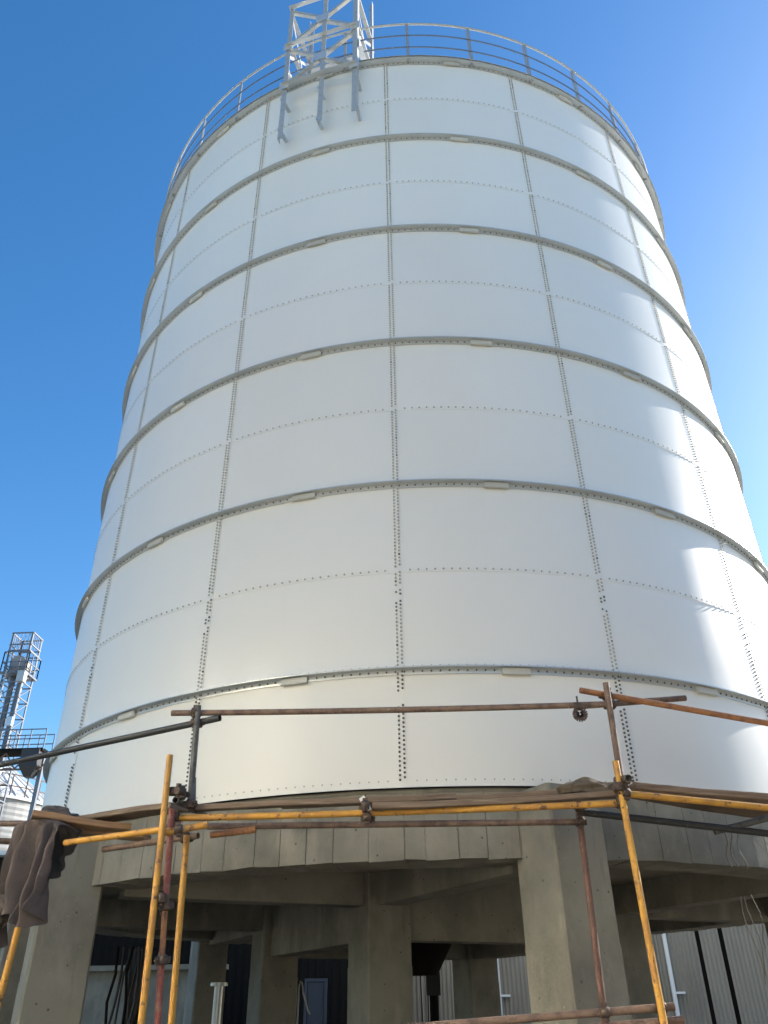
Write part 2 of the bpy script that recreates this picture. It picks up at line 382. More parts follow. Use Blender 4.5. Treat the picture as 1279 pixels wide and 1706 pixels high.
for zt_, zb_ in ((ZL[0], ZL[1]), (ZL[1], ZL[2])):
    zm = (zt_+zb_)/2
    for k, (p, z) in enumerate(((pA, zt_), (pC, zt_), (pA, zb_), (pC, zb_))):
        a_ = zz(p, z-.03 if z == zt_ else z+.05); m_ = zz(pB, zm+(.03 if z == zt_ else -.03))
        off = -outn*(.012+.012*(k % 2))
        b = MB(); b.angle(a_+off, m_+off, .06, .006, UP, -outn); b.build('brace', m_galvb, fr)
    b = MB(); b.box(zz(pB, zm)+outn*.012, .24, .010, .22, tan_, outn); b.build('gusset_plate', m_galv, fr)
    for p in (pA, pC):
        b = MB(); b.box(zz(p, zb_)+outn*.024+tan_*(.04 if p is pA else -.04), .17, .010, .20, tan_, outn); b.build('gusset_plate', m_galv, fr)
for p in (pA, pB, pC):                             # clips from the legs to the wall
    for z in (13.55, 14.40):
        q = zz(p, z); h_ = Vector((q.x, q.y, 0)).normalized(); w_ = h_*(RS+.004)
        b = MB(); b.bar(zz(q-outn*.005, z), zz(w_, z), .05, .06); b.build('wall_bracket', m_galv, fr)
for p, zf in ((pA, 15.17), (pC, 15.30)):              # tapered bracket plates reaching in over the roof edge
    f0 = p-outn*.02+tan_*.02; f1 = p+inn*.80+tan_*.02; e = tan_*.006
    b = MB(); b.hexa([zz(f0-e, zf), zz(f0+e, zf), zz(f1+e, zf+.17), zz(f1-e, zf+.17), zz(f0-e, zf+.30), zz(f0+e, zf+.30), zz(f1+e, zf+.30), zz(f1-e, zf+.30)]); b.build('bracket_plate', m_galvb, fr)
    b = MB(); b.hexa([zz(f0-tan_*.05, zf-.006), zz(f0+tan_*.05, zf-.006), zz(f1+tan_*.05, zf+.164), zz(f1-tan_*.05, zf+.164), zz(f0-tan_*.05, zf), zz(f0+tan_*.05, zf), zz(f1+tan_*.05, zf+.17), zz(f1-tan_*.05, zf+.17)]); b.build('bracket_flange', m_galv, fr)

# ------------------------------------------------------------------ concrete base: 12 columns on a turned square grid, beams, slab, ring beam
basement = thing('concrete_base', 'raw grey concrete ring base on square columns carrying the white silo', 'concrete base', (0,0,0))
E1 = Vector((math.cos(R_(30)), math.sin(R_(30)), 0)); E2 = Vector((-E1.y, E1.x, 0)); S_ = 1.745; CW = .56
def chamfer_col(c, zt, w=CW, zb0=0.0, b=None):
    b = b or MB(); ch = .02; h = w/2; pts = []
    for sx, sy in ((-1,-1),(1,-1),(1,1),(-1,1)):
        p1 = (sx*h, sy*(h-ch)); p2 = (sx*(h-ch), sy*h)
        pts += [p1, p2] if sx*sy > 0 else [p2, p1]
    pts = pts[0:]; n = 8
    order = sorted(pts, key=lambda q: math.atan2(q[1], q[0]))
    vs = [c+E1*x+E2*y for x, y in order]
    vs2 = [Vector((q.x, q.y, zb0)) for q in vs]+[Vector((q.x, q.y, zt)) for q in vs]
    b.add(vs2, [(k, (k+1) % n, n+(k+1) % n, n+k) for k in range(n)]+[tuple(reversed(range(n))), tuple(range(n, 2*n))])
    return b
for i in (-3,-1,1,3):
    for j in (-3,-1,1,3):
        if abs(i) == 3 and abs(j) == 3: continue
        c = E1*(i*S_)+E2*(j*S_); outer = abs(i) == 3 or abs(j) == 3
        lift = 1.86+.07*((i*7+j*3) % 3); b = chamfer_col(c, lift); chamfer_col(c, 3.2 if outer else 2.9285, CW-.008, lift+.0005, b).build('column', m_conc, basement)
ZB = 2.665; ZS = Z0-.031
b = MB(); rng2 = random.Random(5); a = -180.0; prof_pts = []
while a < 180:
    st = rng2.choice((3.2, 3.0, 2.6, 3.3, 1.9)); st = min(st, 180-a)
    if st < .5: break
    jit = rng2.uniform(-.003, .003); dp_ = rng2.choice((.004, .006, .010, .012))
    prof_pts += [(a+.035, 5.46+jit), (a+st-.035, 5.46+jit), (a+st-.018, 5.46-dp_), (a+st+.018, 5.46-dp_)]; a += st
n = len(prof_pts); vs = []
for (a, r) in prof_pts: vs += [pol(r, a, ZB+rng2.choice((-.004, 0, .004, -.010, .008))), pol(r, a, ZS), pol(4.95, a, ZB+.001), pol(4.95, a, ZS)]
fs = []
for i in range(n):
    j = (i+1) % n
    fs += [(i*4, j*4, j*4+1, i*4+1), (i*4+2, i*4+3, j*4+3, j*4+2), (i*4, i*4+2, j*4+2, j*4), (i*4+1, j*4+1, j*4+3, i*4+3)]
b.add(vs, fs); b.build('ring_beam', m_conc, basement)
b = MB(); n = 300; vs = []; sm_ = [rng2.uniform(-1, 1) for _ in range(n)]; sm2 = [(sm_[k-1]+2*sm_[k]+sm_[(k+1) % n])/4 for k in range(n)]
for k in range(n):
    a_ = 360*k/n; e = sm2[k]; f_ = sm2[(k*7+31) % n]
    vs += [pol(5.452, a_, ZS-.035+.022*e), pol(5.475+.012*f_, a_, ZS-.018+.014*e), pol(5.478+.012*e, a_, ZS+.004+.006*f_), pol(5.44, a_, ZS+.016+.010*e)]
b.add(vs, [(k*4+q_, ((k+1) % n)*4+q_, ((k+1) % n)*4+q_+1, k*4+q_+1) for k in range(n) for q_ in range(3)], True); b.build('mortar_bed', m_conc, basement)
b = MB(); b.revolve([(4.949, 2.93), (.01, 2.93), (.01, ZS-.003), (4.949, ZS-.003)], n=72, close=True, smooth=False); b.build('slab', m_conc, basement)
def beam(p, q, wd, zb_, zt_=2.929):
    d = (q-p).normalized(); b = MB(); b.box(zz((p+q)/2, (zb_+zt_)/2), wd, (q-p).length, zt_-zb_, d.cross(UP), d); b.build('beam', m_conc, basement)
h = CW/2
for s1 in (-1, 1):
    beam(E1*(-S_+h)+E2*(s1*S_), E1*(S_-h)+E2*(s1*S_), .34, 2.26)
    beam(E2*(-S_+h)+E1*(s1*S_), E2*(S_-h)+E1*(s1*S_), .34, 2.26)
    for s2 in (-1, 1):
        for A_, B_ in ((E1, E2), (E2, E1)):
            beam(A_*(s1*(S_+h))+B_*(s2*S_), A_*(s1*4.72)+B_*(s2*S_), .30, 2.60)
# discharge cone and its pipe under the slab
b = MB(); b.tube([(-.2, .6, 2.93), (-.2, .6, 2.4), (-.2, .6, 2.0)], [.75, .45, .22], 24); 
b.build('discharge_hopper', m_dark, basement)

# ------------------------------------------------------------------ scaffold
sc_ = thing('scaffold', 'tube scaffold of yellow and rusty poles round the foot of the silo', 'scaffold', (0,-6.7,0))
TR = .0243
def pipe(name, a, b_, m, r=TR, sag=0.0, lab=None):
    a = Vector(a); b_ = Vector(b_); n = 8
    pts = [a.lerp(b_, i/n)+Vector((0,0,-sag*4*(i/n)*(1-i/n))) for i in range(n+1)]
    b = MB(); b.tube(pts, r, 14, hollow=.16); o = b.build(name, m, sc_)
    if lab: o['label'] = lab
    return o
def coupler(p, d1, d2, gap=None, name='coupler', m=None):
    """two clamp bands with bolts: p = centre between the two pipes"""
    p = Vector(p); d1 = Vector(d1).normalized(); d2 = Vector(d2).normalized()
    nrm = d1.cross(d2)
    nrm = nrm.normalized() if nrm.length > .05 else d1.orthogonal().normalized()
    if nrm.dot(CAM-p) < 0: nrm = -nrm
    b = MB()
    for d, s in ((d1, 1), (d2, -1)):
        c = p+nrm*s*.027
        b.tube([c-d*.030, c-d*.026, c+d*.026, c+d*.030], [.027, .0325, .0325, .027], 12)
        side = d.cross(nrm).normalized()
        for sg in (1, -1):
            b.box(c+side*sg*.040, .026, .040, .020, side, d, nrm)
        e = c+side*.047
        b.tube([e-nrm*.035, e+nrm*.055], .0068, 6)
        b.tube([e+nrm*.014, e+nrm*.030], .0125, 6)
    b.box(p, .05, .05, .05, d1, d1.cross(nrm).normalized(), nrm)
    return b.build(name, m or m_cast, sc_)
RO = 6.80; RI = 6.745
def line(u0, v0, u1, v1, r0, r1=None): return px(u0, v0, r0), px(u1, v1, r1 or r0)
def on(seg, u):                                     # point of a segment whose pixel column is u
    a, b_ = seg
    def col_(t):
        q = a.lerp(b_, t)-CAM; return PCX+FPX*q.dot(rgt)/q.dot(fwd)
    lo, hi = 0.0, 1.0
    f0 = col_(0)-u
    for _ in range(40):
        m = (lo+hi)/2
        if (col_(m)-u)*f0 > 0: lo = m
        else: hi = m
    return a.lerp(b_, (lo+hi)/2)
def onv(seg, v):
    a, b_ = seg
    def row_(t):
        q = a.lerp(b_, t)-CAM; return PCY-FPX*q.dot(upv)/q.dot(fwd)
    lo, hi = 0.0, 1.0; f0 = row_(0)-v
    for _ in range(40):
        m = (lo+hi)/2
        if (row_(m)-v)*f0 > 0: lo = m
        else: hi = m
    return a.lerp(b_, (lo+hi)/2)
def down(a, b_):                                    # extend a standard to the ground
    d = (b_-a); t = (a.z-.0)/(a.z-b_.z); return a, a+d*t
sA = down(*line(283, 1258, 235, 1706, 6.92)); pipe('standard', *sA, m_yel, lab='bright yellow upright pole with a bare grey top end')
sB = down(*line(286, 1348, 262, 1706, 6.82)); cutB = onv(sB, 1600); cutB2 = onv(sB, 1480)
pipe('standard', sB[0], onv(sB, 1516), m_red, lab='faded red upright pole between two yellow ones')
pipe('standard', cutB+Vector((0,0,.005)), onv(sB, 1500), m_orange, r=.020, lab='thin pale orange upright piece clamped to the red pole')
pipe('standard', cutB, sB[1], m_red, lab='lower length of the faded red pole')
sC = down(*line(311, 1392, 285, 1706, 6.55)); pipe('standard', *sC, m_yel, lab='dull yellow inner upright pole')
sD = line(330, 1176, 316, 1345, 6.72); pipe('standard', *sD, m_grey, lab='dark grey upright extension pole at the left rail end')
pipe('standard', px(321.5, 1296, 6.70), px(320.5, 1342, 6.70), m_grey)
sE = down(*line(1025, 1268, 1106, 1706, RO)); pipe('standard', *sE, m_yel, lab='yellow upright pole lit on its right side')
sF = line(1009, 1138, 1035, 1302, 6.77); pipe('standard', *sF, m_rust, lab='rusty brown upright pole at the right rail crossing')
sG = down(*line(964, 1352, 1006, 1690, 6.35)); pipe('standard', *sG, m_redr, lab='thin rusty red inner upright pole')
sY = down(*line(30, 1545, -8, 1690, 6.9)); pipe('standard', *sY, m_yel, lab='yellow upright pole below the hanging tarpaulin')
# rails
h1a = line(286, 1188, 1018, 1173, RI); pipe('guard_rail', *h1a, m_rust, sag=.012)
h1b = px(960, 1177, 6.72), px(1141, 1163, 6.62); pipe('guard_rail', *h1b, m_rust)
h2 = px(966, 1150, 6.66), px(1330, 1214, 6.95); pipe('guard_rail', *h2, m_orange, lab='orange rusted guard rail running off to the right')
h3 = px(366, 1196, 6.69), px(-60, 1287, 6.95); pipe('guard_rail', *h3, m_black, r=.027, lab='blackened guard rail running off to the left')
# ledgers
l1 = line(290, 1363, 1036, 1338, RI); pipe('ledger', *l1, m_yel, sag=.01, lab='long yellow ledger under the plank walkway')
l2 = px(1040, 1322, 6.79), px(1320, 1350, 6.95); pipe('ledger', *l2, m_yel, lab='yellow ledger running off to the right')
l3 = line(345, 1377, 972, 1369, 6.35); pipe('ledger', *l3, m_rust, lab='rusty inner ledger')
l4 = px(351, 1391, 6.5), px(426, 1382, 6.45); pipe('ledger', *l4, m_orange, lab='short pinkish orange pole stub')
l5 = px(275, 1387, 6.86), px(345, 1374, 6.72); pipe('ledger', *l5, m_yel, lab='short pale yellow pole stub')
l6 = px(108, 1404, 6.75), px(300, 1378, 6.74); pipe('ledger', *l6, m_yel, lab='yellow ledger on the left bay')
l7 = px(172, 1415, 6.35), px(330, 1392, 6.35); pipe('ledger', *l7, m_rust)
l8 = px(968, 1353, 6.25), px(1300, 1391, 6.5); pipe('ledger', *l8, m_black, r=.027, lab='dark ledger running off to the right under the planks')
l9 = px(560, 1722, 6.62), px(1123, 1677, 6.72); pipe('ledger', *l9, m_rust, lab='low brown ledger near the ground on the right')
l10 = px(985, 1712, 6.3), px(1140, 1699, 6.6); pipe('ledger', *l10, m_rust)
l11 = px(-20, 1372, 6.9), px(70, 1372, 6.75); pipe('ledger', *l11, m_rust)
l12 = px(-20, 1400, 6.9), px(60, 1404, 6.6); pipe('ledger', *l12, m_rust)
tr = px(262, 1392, 6.9), px(345, 1344, 5.75); pipe('transom', px(292, 1333, 6.88), px(345, 1360, 5.8), m_grey)
pipe('transom', px(1047, 1296, 6.9), px(1005, 1322, 5.9), m_grey); pipe('transom', px(1190, 1386, 6.35), px(1320, 1352, 6.6), m_grey)
Z_ = Vector((0,0,1))
def dd(s): return (s[1]-s[0]).normalized()
for seg, u, sv in ((h1a, 327, sD), (h3, 328, sD), (h1b, 1014, sF), (h2, 1011, sF), (l1, 293, sB), (l6, 288, sB), (l5, 297, sB), (l2, 1040, sE), (l1, 1033, sE), (l3, 966, sG), (l9, 1100, sE), (l7, 312, sC), (l9, 1006, sG), (l10, 1105, sE)):
    coupler(on(seg, u), dd(seg), dd(sv))
for v in (1497,): coupler(onv(sA, v).lerp(onv(sB, v), .5), dd(sA), E1)
coupler(onv(sB, 1510), dd(sB), E1); coupler(cutB, dd(sB), E1); coupler(onv(sB, 1345), dd(sB), Vector((1,0,0)))
coupler(px(303, 1322, 6.78), Vector((1,.3,0)), Z_); coupler(px(292, 1318, 6.86), Vector((.3,1,.1)), Z_); coupler(px(318, 1340, 6.70), Z_, Vector((1,0,0)))
coupler(px(1036, 1300, 6.8), Z_, Vector((.4,1,0))); coupler(px(1030, 1312, 6.8), Z_, Vector((1,0,0)))
coupler(on(l1, 609)+Vector((0,-.02,.03)), Vector((1,0,0)), Vector((0,.3,1))); coupler(on(l1, 612)+Vector((0,0,-.045)), Vector((1,0,0)), Z_)
coupler(px(965, 1344, 6.4), Z_, Vector((1,0,0)))
# open coupler hanging from the rail, half swung
def open_coupler(p):
    b = MB(); p = Vector(p)
    b.tube([p-Vector((.03,0,0)), p+Vector((.03,0,0))], .033, 12)
    c = p+Vector((.004,-.01,-.066)); pts = [c+Vector((math.sin(t)*.034, 0, math.cos(t)*.034)) for t in [R_(q) for q in range(20, 321, 20)]]
    for k in range(len(pts)-1): b.bar(pts[k], pts[k+1]+(pts[k+1]-pts[k])*.15, .05, .010, Vector((0,1,0)))
    b.tube([p+Vector((-.005,-.02,.02)), p+Vector((-.005,-.02,.075))], .007, 6); b.tube([c+Vector((-.04,0,-.035)), c+Vector((-.03,0,-.015))], .013, 6)
    b.build('coupler', m_cast, sc_)['label'] = 'open coupler hanging below the rusty guard rail'
open_coupler(on(h1b, 963))
b = MB(); q = on(l1, 609)                           # bent strap round the ledger
b.bar(q+Vector((-.03,-.03,.10)), q+Vector((.03,-.035,.0)), .045, .006, Vector((0,1,0))); b.build('strap', m_hose, sc_)

# ------------------------------------------------------------------ planks of the walkway
def plank(p, q, wd, th, label, m=m_wood, tilt=0.0, warp=.01, seed=0):
    p = Vector(p); q = Vector(q); d = (q-p).normalized(); L = (q-p).length; x = d.cross(UP).normalized(); up = x.cross(d)
    x2 = x*math.cos(tilt)+up*math.sin(tilt); u2 = -x*math.sin(tilt)+up*math.cos(tilt)
    r = random.Random(seed); n = 16; b = MB(); vs = []
    for i in range(n+1):
        f = i/n; c = p+d*L*f+u2*(warp*math.sin(math.pi*f*1.3+seed)+r.uniform(-.0015, .0015)); ww = wd*(1+r.uniform(-.02, .02))/2
        e = .006
        vs += [c-x2*(ww-e)-u2*th/2, c+x2*(ww-e)-u2*th/2, c+x2*ww-u2*(th/2-e), c+x2*ww+u2*(th/2-e), c+x2*(ww-e)+u2*th/2, c-x2*(ww-e)+u2*th/2, c-x2*ww+u2*(th/2-e), c-x2*ww-u2*(th/2-e)]
    fs = []
    for i in range(n):
        for k in range(8): fs.append((i*8+k, (i+1)*8+k, (i+1)*8+(k+1) % 8, i*8+(k+1) % 8))
    fs += [tuple(range(8)), tuple(n*8+k for k in reversed(range(8)))]
    b.add(vs, fs)
    o = b.build('plank', m, None, base=(p+q)/2)
    return tag(o, label, 'plank', 'planks of the scaffold walkway')
plank(px(322, 1349, 6.62), px(760, 1325, 6.42), .08, .045, 'dark narrow plank lying along the walkway between the left upright and the middle', seed=1)
plank(px(470, 1345, 6.30), px(1010, 1314, 6.34), .06, .04, 'long narrow brown plank lying under the burlap sack, close to the silo', seed=2)
plank(px(620, 1344, 6.62), px(1032, 1325, 6.62), .09, .045, 'narrow brown plank directly above the long yellow ledger', seed=3)
plank(px(1048, 1312, 6.55), px(1330, 1341, 6.75), .25, .05, 'brown plank running right from the yellow upright, above the yellow ledger', seed=4)
plank(px(1060, 1318, 6.25), px(1340, 1352, 6.45), .26, .05, 'brown plank behind the one right of the yellow upright, seen from below', seed=14)
plank(px(1062, 1322, 5.95), px(1340, 1362, 6.15), .26, .05, 'innermost brown plank on the right, nearest the silo foot', seed=15)
plank(px(140, 1366, 6.35), px(300, 1346, 6.45), .22, .045, 'weathered grey plank left of the bright yellow upright, under the silo edge', seed=5)
plank(px(45, 1382, 6.62), px(245, 1394, 6.10), .23, .05, 'short brown plank pinning the dark tarpaulin', seed=6, m=m_woodw)
plank(px(52, 1360, 6.9), px(215, 1380, 6.25), .22, .05, 'short orange brown plank lying on top of the dark tarpaulin', seed=8, m=m_woodw)

# ------------------------------------------------------------------ tarpaulin and sack
def cloth(name, label, cat, m, top, drop, nx=46, nz=40, fold=.05, seed=1, inward=Vector((0,1,0)), ragged=.12, wav=7.0):
    """cloth hung over a pole along the polyline `top`, drop = list of fall lengths along it"""
    r = random.Random(seed); ph = [r.uniform(0, 6.28) for _ in range(8)]
    def tp(f):
        s = f*(len(top)-1); i = min(int(s), len(top)-2); return Vector(top[i]).lerp(Vector(top[i+1]), s-i)
    def dp(f):
        s = f*(len(drop)-1); i = min(int(s), len(drop)-2); return drop[i]+(drop[i+1]-drop[i])*(s-i)
    V = []
    for i in range(nx+1):
        f = i/nx; base = tp(f); L = dp(f)+ragged*math.sin(f*9+ph[0])*.4
        for j in range(nz+1):
            g_ = j/nz
            if g_ < .12:
                t = g_/.12*math.pi; p = base+inward*(.05*math.cos(t))*1.0+Vector((0,0,.05*math.sin(t)))
                p = base+inward*(.05+.10*(1-g_/.12))*math.cos(t/1.0) + Vector((0,0,.045*math.sin(t)))
            else:
                h_ = (g_-.12)/.88
                a_ = fold*(.25+h_)
                wv = math.sin(f*wav*3.1+ph[1]+.7*h_)+.6*math.sin(f*wav*5.3+ph[2]-1.3*h_)+.22*math.sin(f*wav*11+ph[3]+2*h_)
                side = (tp(1)-tp(0)).normalized()
                p = base-inward*(.05+a_*wv)+Vector((0,0,-L*h_))+side*(a_*.5*math.sin(f*wav*2+ph[4]+h_*2)-.10*h_*(f-.5))+inward*(.010*math.sin(h_*9+f*13+ph[5])+.008*math.sin(h_*17-f*21+ph[6]))
            V.append(p)
    m_ = nz+1; F = [(i*m_+j, (i+1)*m_+j, (i+1)*m_+j+1, i*m_+j+1) for i in range(nx) for j in range(nz)]
    b = MB(); b.add(V, F, True)
    o = b.build(name, m, None, base=tp(.5))
    md = o.modifiers.new('thickness', 'SOLIDIFY'); md.thickness = .006
    sb = o.modifiers.new('smooth', 'SUBSURF'); sb.levels = 1; sb.render_levels = 1
    return tag(o, label, cat)
inw = Vector((.55,.83,0))
cloth('tarpaulin', 'dirty dark cloth tarpaulin hanging in folds from the left end of the scaffold', 'tarpaulin', m_tarp,
      [px(34, 1384, 6.85), px(60, 1372, 6.85), px(92, 1376, 6.8), px(105, 1384, 6.75)], [.86, .72, .70, .50], seed=4, inward=inw, fold=.07)
cloth('tarpaulin', 'black cloth sheet gathered behind the dirty tarpaulin, beside the left column', 'tarpaulin', m_rope if False else mat('black_cloth', (.085,.076,.07), rough=.95, spec=.1, bump=.4, bscale=40, bdist=.006),
      [px(84, 1378, 6.6), px(115, 1384, 6.5), px(143, 1392, 6.4)], [.55, .34, .14], nx=24, nz=30, seed=9, inward=inw, fold=.04, ragged=.03, wav=5)
cloth('tarpaulin', 'trailing strip of dark cloth at the left edge, over a yellow pole', 'tarpaulin', m_tarp,
      [px(-22, 1500, 6.95), px(22, 1500, 6.92)], [.42, .16], nx=18, nz=24, seed=12, inward=inw, fold=.03, ragged=.03, wav=4)
def heap(name, label, cat, m, c, sx, sy, sz, ax, seed):
    r = random.Random(seed); ph = [r.uniform(0, 6.28) for _ in range(10)]; b = MB(); nu, nv = 36, 18; V = []
    ay = Vector((-ax.y, ax.x, 0))
    for i in range(nu):
        for j in range(nv+1):
            u_ = 2*math.pi*i/nu; v_ = math.pi*j/nv
            k = 1+.15*math.sin(3*u_+ph[0]+2*v_)+.08*math.sin(5*u_+ph[1]-3*v_)+.07*math.sin(9*v_+ph[2]+2*u_)+.02*math.sin(13*u_+ph[3]+5*v_)
            x = math.sin(v_)*math.cos(u_)*k; y = math.sin(v_)*math.sin(u_)*k; z = math.cos(v_)*k
            z = max(z, -.35+.06*math.sin(5*u_+ph[4]))
            V.append(Vector(c)+ax*x*sx+ay*y*sy+UP*z*sz)
    m_ = nv+1; F = [(i*m_+j, i*m_+j+1, ((i+1) % nu)*m_+j+1, ((i+1) % nu)*m_+j) for i in range(nu) for j in range(nv)]
    b.add(V, F, True); o = b.build(name, m, None, base=c)
    sb = o.modifiers.new('smooth', 'SUBSURF'); sb.levels = 1; sb.render_levels = 2
    return tag(o, label, cat)
heap('sack', 'crumpled brown burlap sack lying on the walkway planks by the right upright', 'sack', m_sack, px(980, 1319, 6.5), .26, .14, .085, Vector((.98,.17,0)), 2)
heap('cloth_bundle', 'bunched dark cloth heap lying on the planks at the left scaffold end', 'cloth bundle', m_tarp, px(86, 1362, 6.6), .20, .12, .085, Vector((.8,-.6,0)), 5)
heap('cloth_bundle', 'grey crumpled cloth heap beside the dark one, under the silo edge', 'cloth bundle', mat('grey_cloth', (.085,.085,.085), rough=.95, spec=.1, bump=.5, bscale=50, bdist=.006), px(118, 1372, 6.4), .16, .10, .07, Vector((.8,-.6,0)), 8)

# hanging wires at the right
for k, (u0_, v0_, u1_, v1_) in enumerate(((1204, 1384, 1218, 1445), (1214, 1384, 1226, 1445), (1226, 1384, 1242, 1450), (1233, 1494, 1276, 1640), (1242, 1494, 1279, 1625), (1254, 1490, 1279, 1580))):
    a_ = px(u0_, v0_, 6.0); b_ = px(u1_, v1_, 5.9); b = MB()
    b.tube([a_.lerp(b_, i/6)+Vector((.02*math.sin(i*1.1+k), 0, 0)) for i in range(7)], .0045, 5)
    tag(b.build('tie_wire', m_wire, None, base=a_), 'thin bare tie wire dangling from the right-hand planks past the ring beam', 'wire', 'tie wires dangling at the right')

# ------------------------------------------------------------------ behind the columns
wh = thing('warehouse', 'pale grey corrugated metal warehouse wall seen between the columns behind the silo', 'warehouse', (4,12.5,0))
def corrugated(x0, x1, y, z0, z1, pitch, amp):
    b = MB(); n = int((x1-x0)/pitch*4); V = []
    for i in range(n+1):
        x = x0+(x1-x0)*i/n; k = i % 4; yy = y-(amp if k in (1, 2) else 0)
        V += [Vector((x, yy, z0)), Vector((x, yy, z1))]
    b.add(V, [(2*i, 2*i+2, 2*i+3, 2*i+1) for i in range(n)]); return b
segs = [(-1.2, .02), (.10, .26), (.34, .62), (.72, 6.98), (7.10, 7.60), (7.74, 16)]
segs = [(-.9, -.12), (.02, 7.0), (7.12, 7.62), (7.75, 18)]
for x0, x1 in segs: corrugated(x0, x1, 12.0, .0, 6.5, .115, .03).build('cladding', m_sheet, wh)
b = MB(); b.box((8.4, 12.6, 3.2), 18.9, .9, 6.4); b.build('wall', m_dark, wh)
b = MB(); b.box((8.4, 12.4, 6.6), 19.4, 1.6, .25); b.build('roof_edge', m_dark, wh)
for x in (1.62, 6.13):
    b = MB(); b.tube([(x, 11.80, 0), (x, 11.80, 6.4)], .055, 12)
    for z in (.8, 1.85, 3.6): b.box((x+.14, 11.86, z), .30, .16, .05)
    b.build('downpipe', m_white, wh)
lw = thing('shed', 'dark steel shed wall standing close behind the left columns', 'shed', (-7,10,0))
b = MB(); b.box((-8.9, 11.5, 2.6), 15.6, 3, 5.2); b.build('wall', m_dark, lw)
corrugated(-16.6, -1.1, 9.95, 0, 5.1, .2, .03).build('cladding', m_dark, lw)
b = MB(); b.box((-8.9, 11.4, 5.26), 16.0, 3.4, .1); b.build('roof_edge', m_farwhite, lw)
# things under the base
def stand_pipe(x, y, zt, r, flange, label, m):
    t = thing('vertical_pipe', label, 'pipe', (x, y, 0)); b = MB(); b.tube([(x, y, 0), (x, y, zt)], r, 16); b.build('shaft', m, t)
    if flange: b = MB(); b.tube([(x, y, zt-.02), (x, y, zt+.02)], r*1.9, 18); b.build('flange', m_galv, t)
    return t
q = py(365, 1640, -.6); stand_pipe(q.x, q.y, q.z, .06, True, 'grey upright pipe with a flanged open top under the base, left of the middle', m_galv)
q = py(722, 1650, 3.2); t = stand_pipe(q.x, q.y, 2.9, .075, False, 'dark drain pipe with a black valve box under the base, right of the middle column', m_dark)
b = MB(); b.box((q.x, q.y-.02, 1.95), .24, .24, .34); b.build('valve_box', m_rope, t)
q0 = py(692, 1612, 9); dl = 0
for k, u in enumerate((703, 711)):
    q = py(u, 1650, 5.0); b = MB(); b.tube([(q.x+.05*(k-.5), q.y, 2.24), (q.x+.02*math.sin(k), q.y, 1.2), (q.x-.03, q.y, 0)], .018, 8); tag(b.build('cable', m_rope, None, base=(q.x, q.y, 0)), 'black cable hanging beside the dark drain pipe under the base', 'cable', 'cables by the drain pipe')
q = py(500, 1634, 1.0); w_ = py(514, 1690, 1.0); b = MB()
b.tube([(q.x-.03, q.y, 0.2), (q.x-.015, q.y, q.z-.08), (q.x+.005, q.y, q.z), (q.x+.03, q.y, q.z-.03), (q.x+.05, q.y, q.z-.16), (w_.x-.02, q.y, w_.z+.06), (w_.x+.02, q.y, w_.z)], .013, 8)
tag(b.build('hose', m_hose, None, base=(q.x, q.y, 0)), 'white hose looped over in the dark doorway under the base', 'hose')
q = py(525, 1680, 7.0); b = MB(); b.box((q.x, 7.0, 1.05), .34, .05, 2.1); b.box((q.x-.21, 7.0, 1.05), .06, .09, 2.12); b.box((q.x+.21, 7.0, 1.05), .06, .09, 2.12); b.box((q.x, 7.0, 2.14), .48, .09, .06)
tag(b.build('steel_door', m_blue, None, base=(q.x, 7.0, 0)), 'narrow blue grey steel door standing in the dark behind the columns', 'door')
# black net and cables at the left
r_ = random.Random(4)
for k in range(7):
    q = py(196+8*k, 1600, -1.9); b = MB()
    b.tube([(q.x+r_.uniform(-.03, .03)-.10*(i/8)+.02*math.sin(i*1.7+k), q.y+r_.uniform(-.02, .02), 2.28*(1-i/8)) for i in range(9)], r_.uniform(.009, .02), 7)
    tag(b.build('cable', m_rope if k % 3 else m_dark, None, base=(q.x, q.y, 0)), 'black cable hanging in a bundle behind the left concrete column', 'cable', 'cables hanging behind the left column')
q = py(222, 1640, -1.75)
cloth('safety_net', 'dark sheet of crumpled netting hanging behind the left concrete column', 'netting', mat('dark_netting', (.055,.055,.06), rough=.7, bump=.6, bscale=60, bdist=.01), [(q.x-.10, q.y, 2.24), (q.x+.20, q.y, 2.24)], [1.9, 2.0], nx=20, nz=40, fold=.035, seed=21, inward=Vector((0,1,0)), wav=5)
# low block wall behind the left columns
b = MB(); b.box((-7.2, 7.5, 1.2), 5.0, .25, 2.4); b.box((-7.2, 7.42, 2.44), 5.1, .5, .10)
tag(b.build('concrete_wall', m_conc, None, base=(-7.2, 7.5, 0)), 'low concrete yard wall seen past the left column under the base', 'wall')

# ------------------------------------------------------------------ distant plant at the left
tw = thing('elevator_tower', 'tall slender lattice elevator tower far away at the left edge', 'tower', (-19.3,22,0))
TX, TY, TW = -18.98, 22.0, 1.02; T0, T1 = 0.0, 16.2
cs = [Vector((TX+sx*TW/2, TY+sy*TW/2, 0)) for sx, sy in ((-1,-1),(1,-1),(1,1),(-1,1))]
for c in cs:
    b = MB(); b.angle(zz(c, 0), zz(c, 16.9 if c.y < TY else 16.9), .09, .012, Vector((TX-c.x, 0, 0)).normalized(), Vector((0, TY-c.y, 0)).normalized()); b.build('leg', m_far, tw)
nl = 20
for k in range(nl+1):
    z = T0+.6+(15.2-.6)*k/nl; b = MB()
    for i in range(4): b.bar(zz(cs[i], z), zz(cs[(i+1) % 4], z), .05, .05)
    if k < nl:
        z2 = T0+.6+(15.2-.6)*(k+1)/nl
        for i in range(4):
            b.bar(zz(cs[i], z), zz(cs[(i+1) % 4], z2), .035, .035)
    b.build('bracing', m_far, tw)
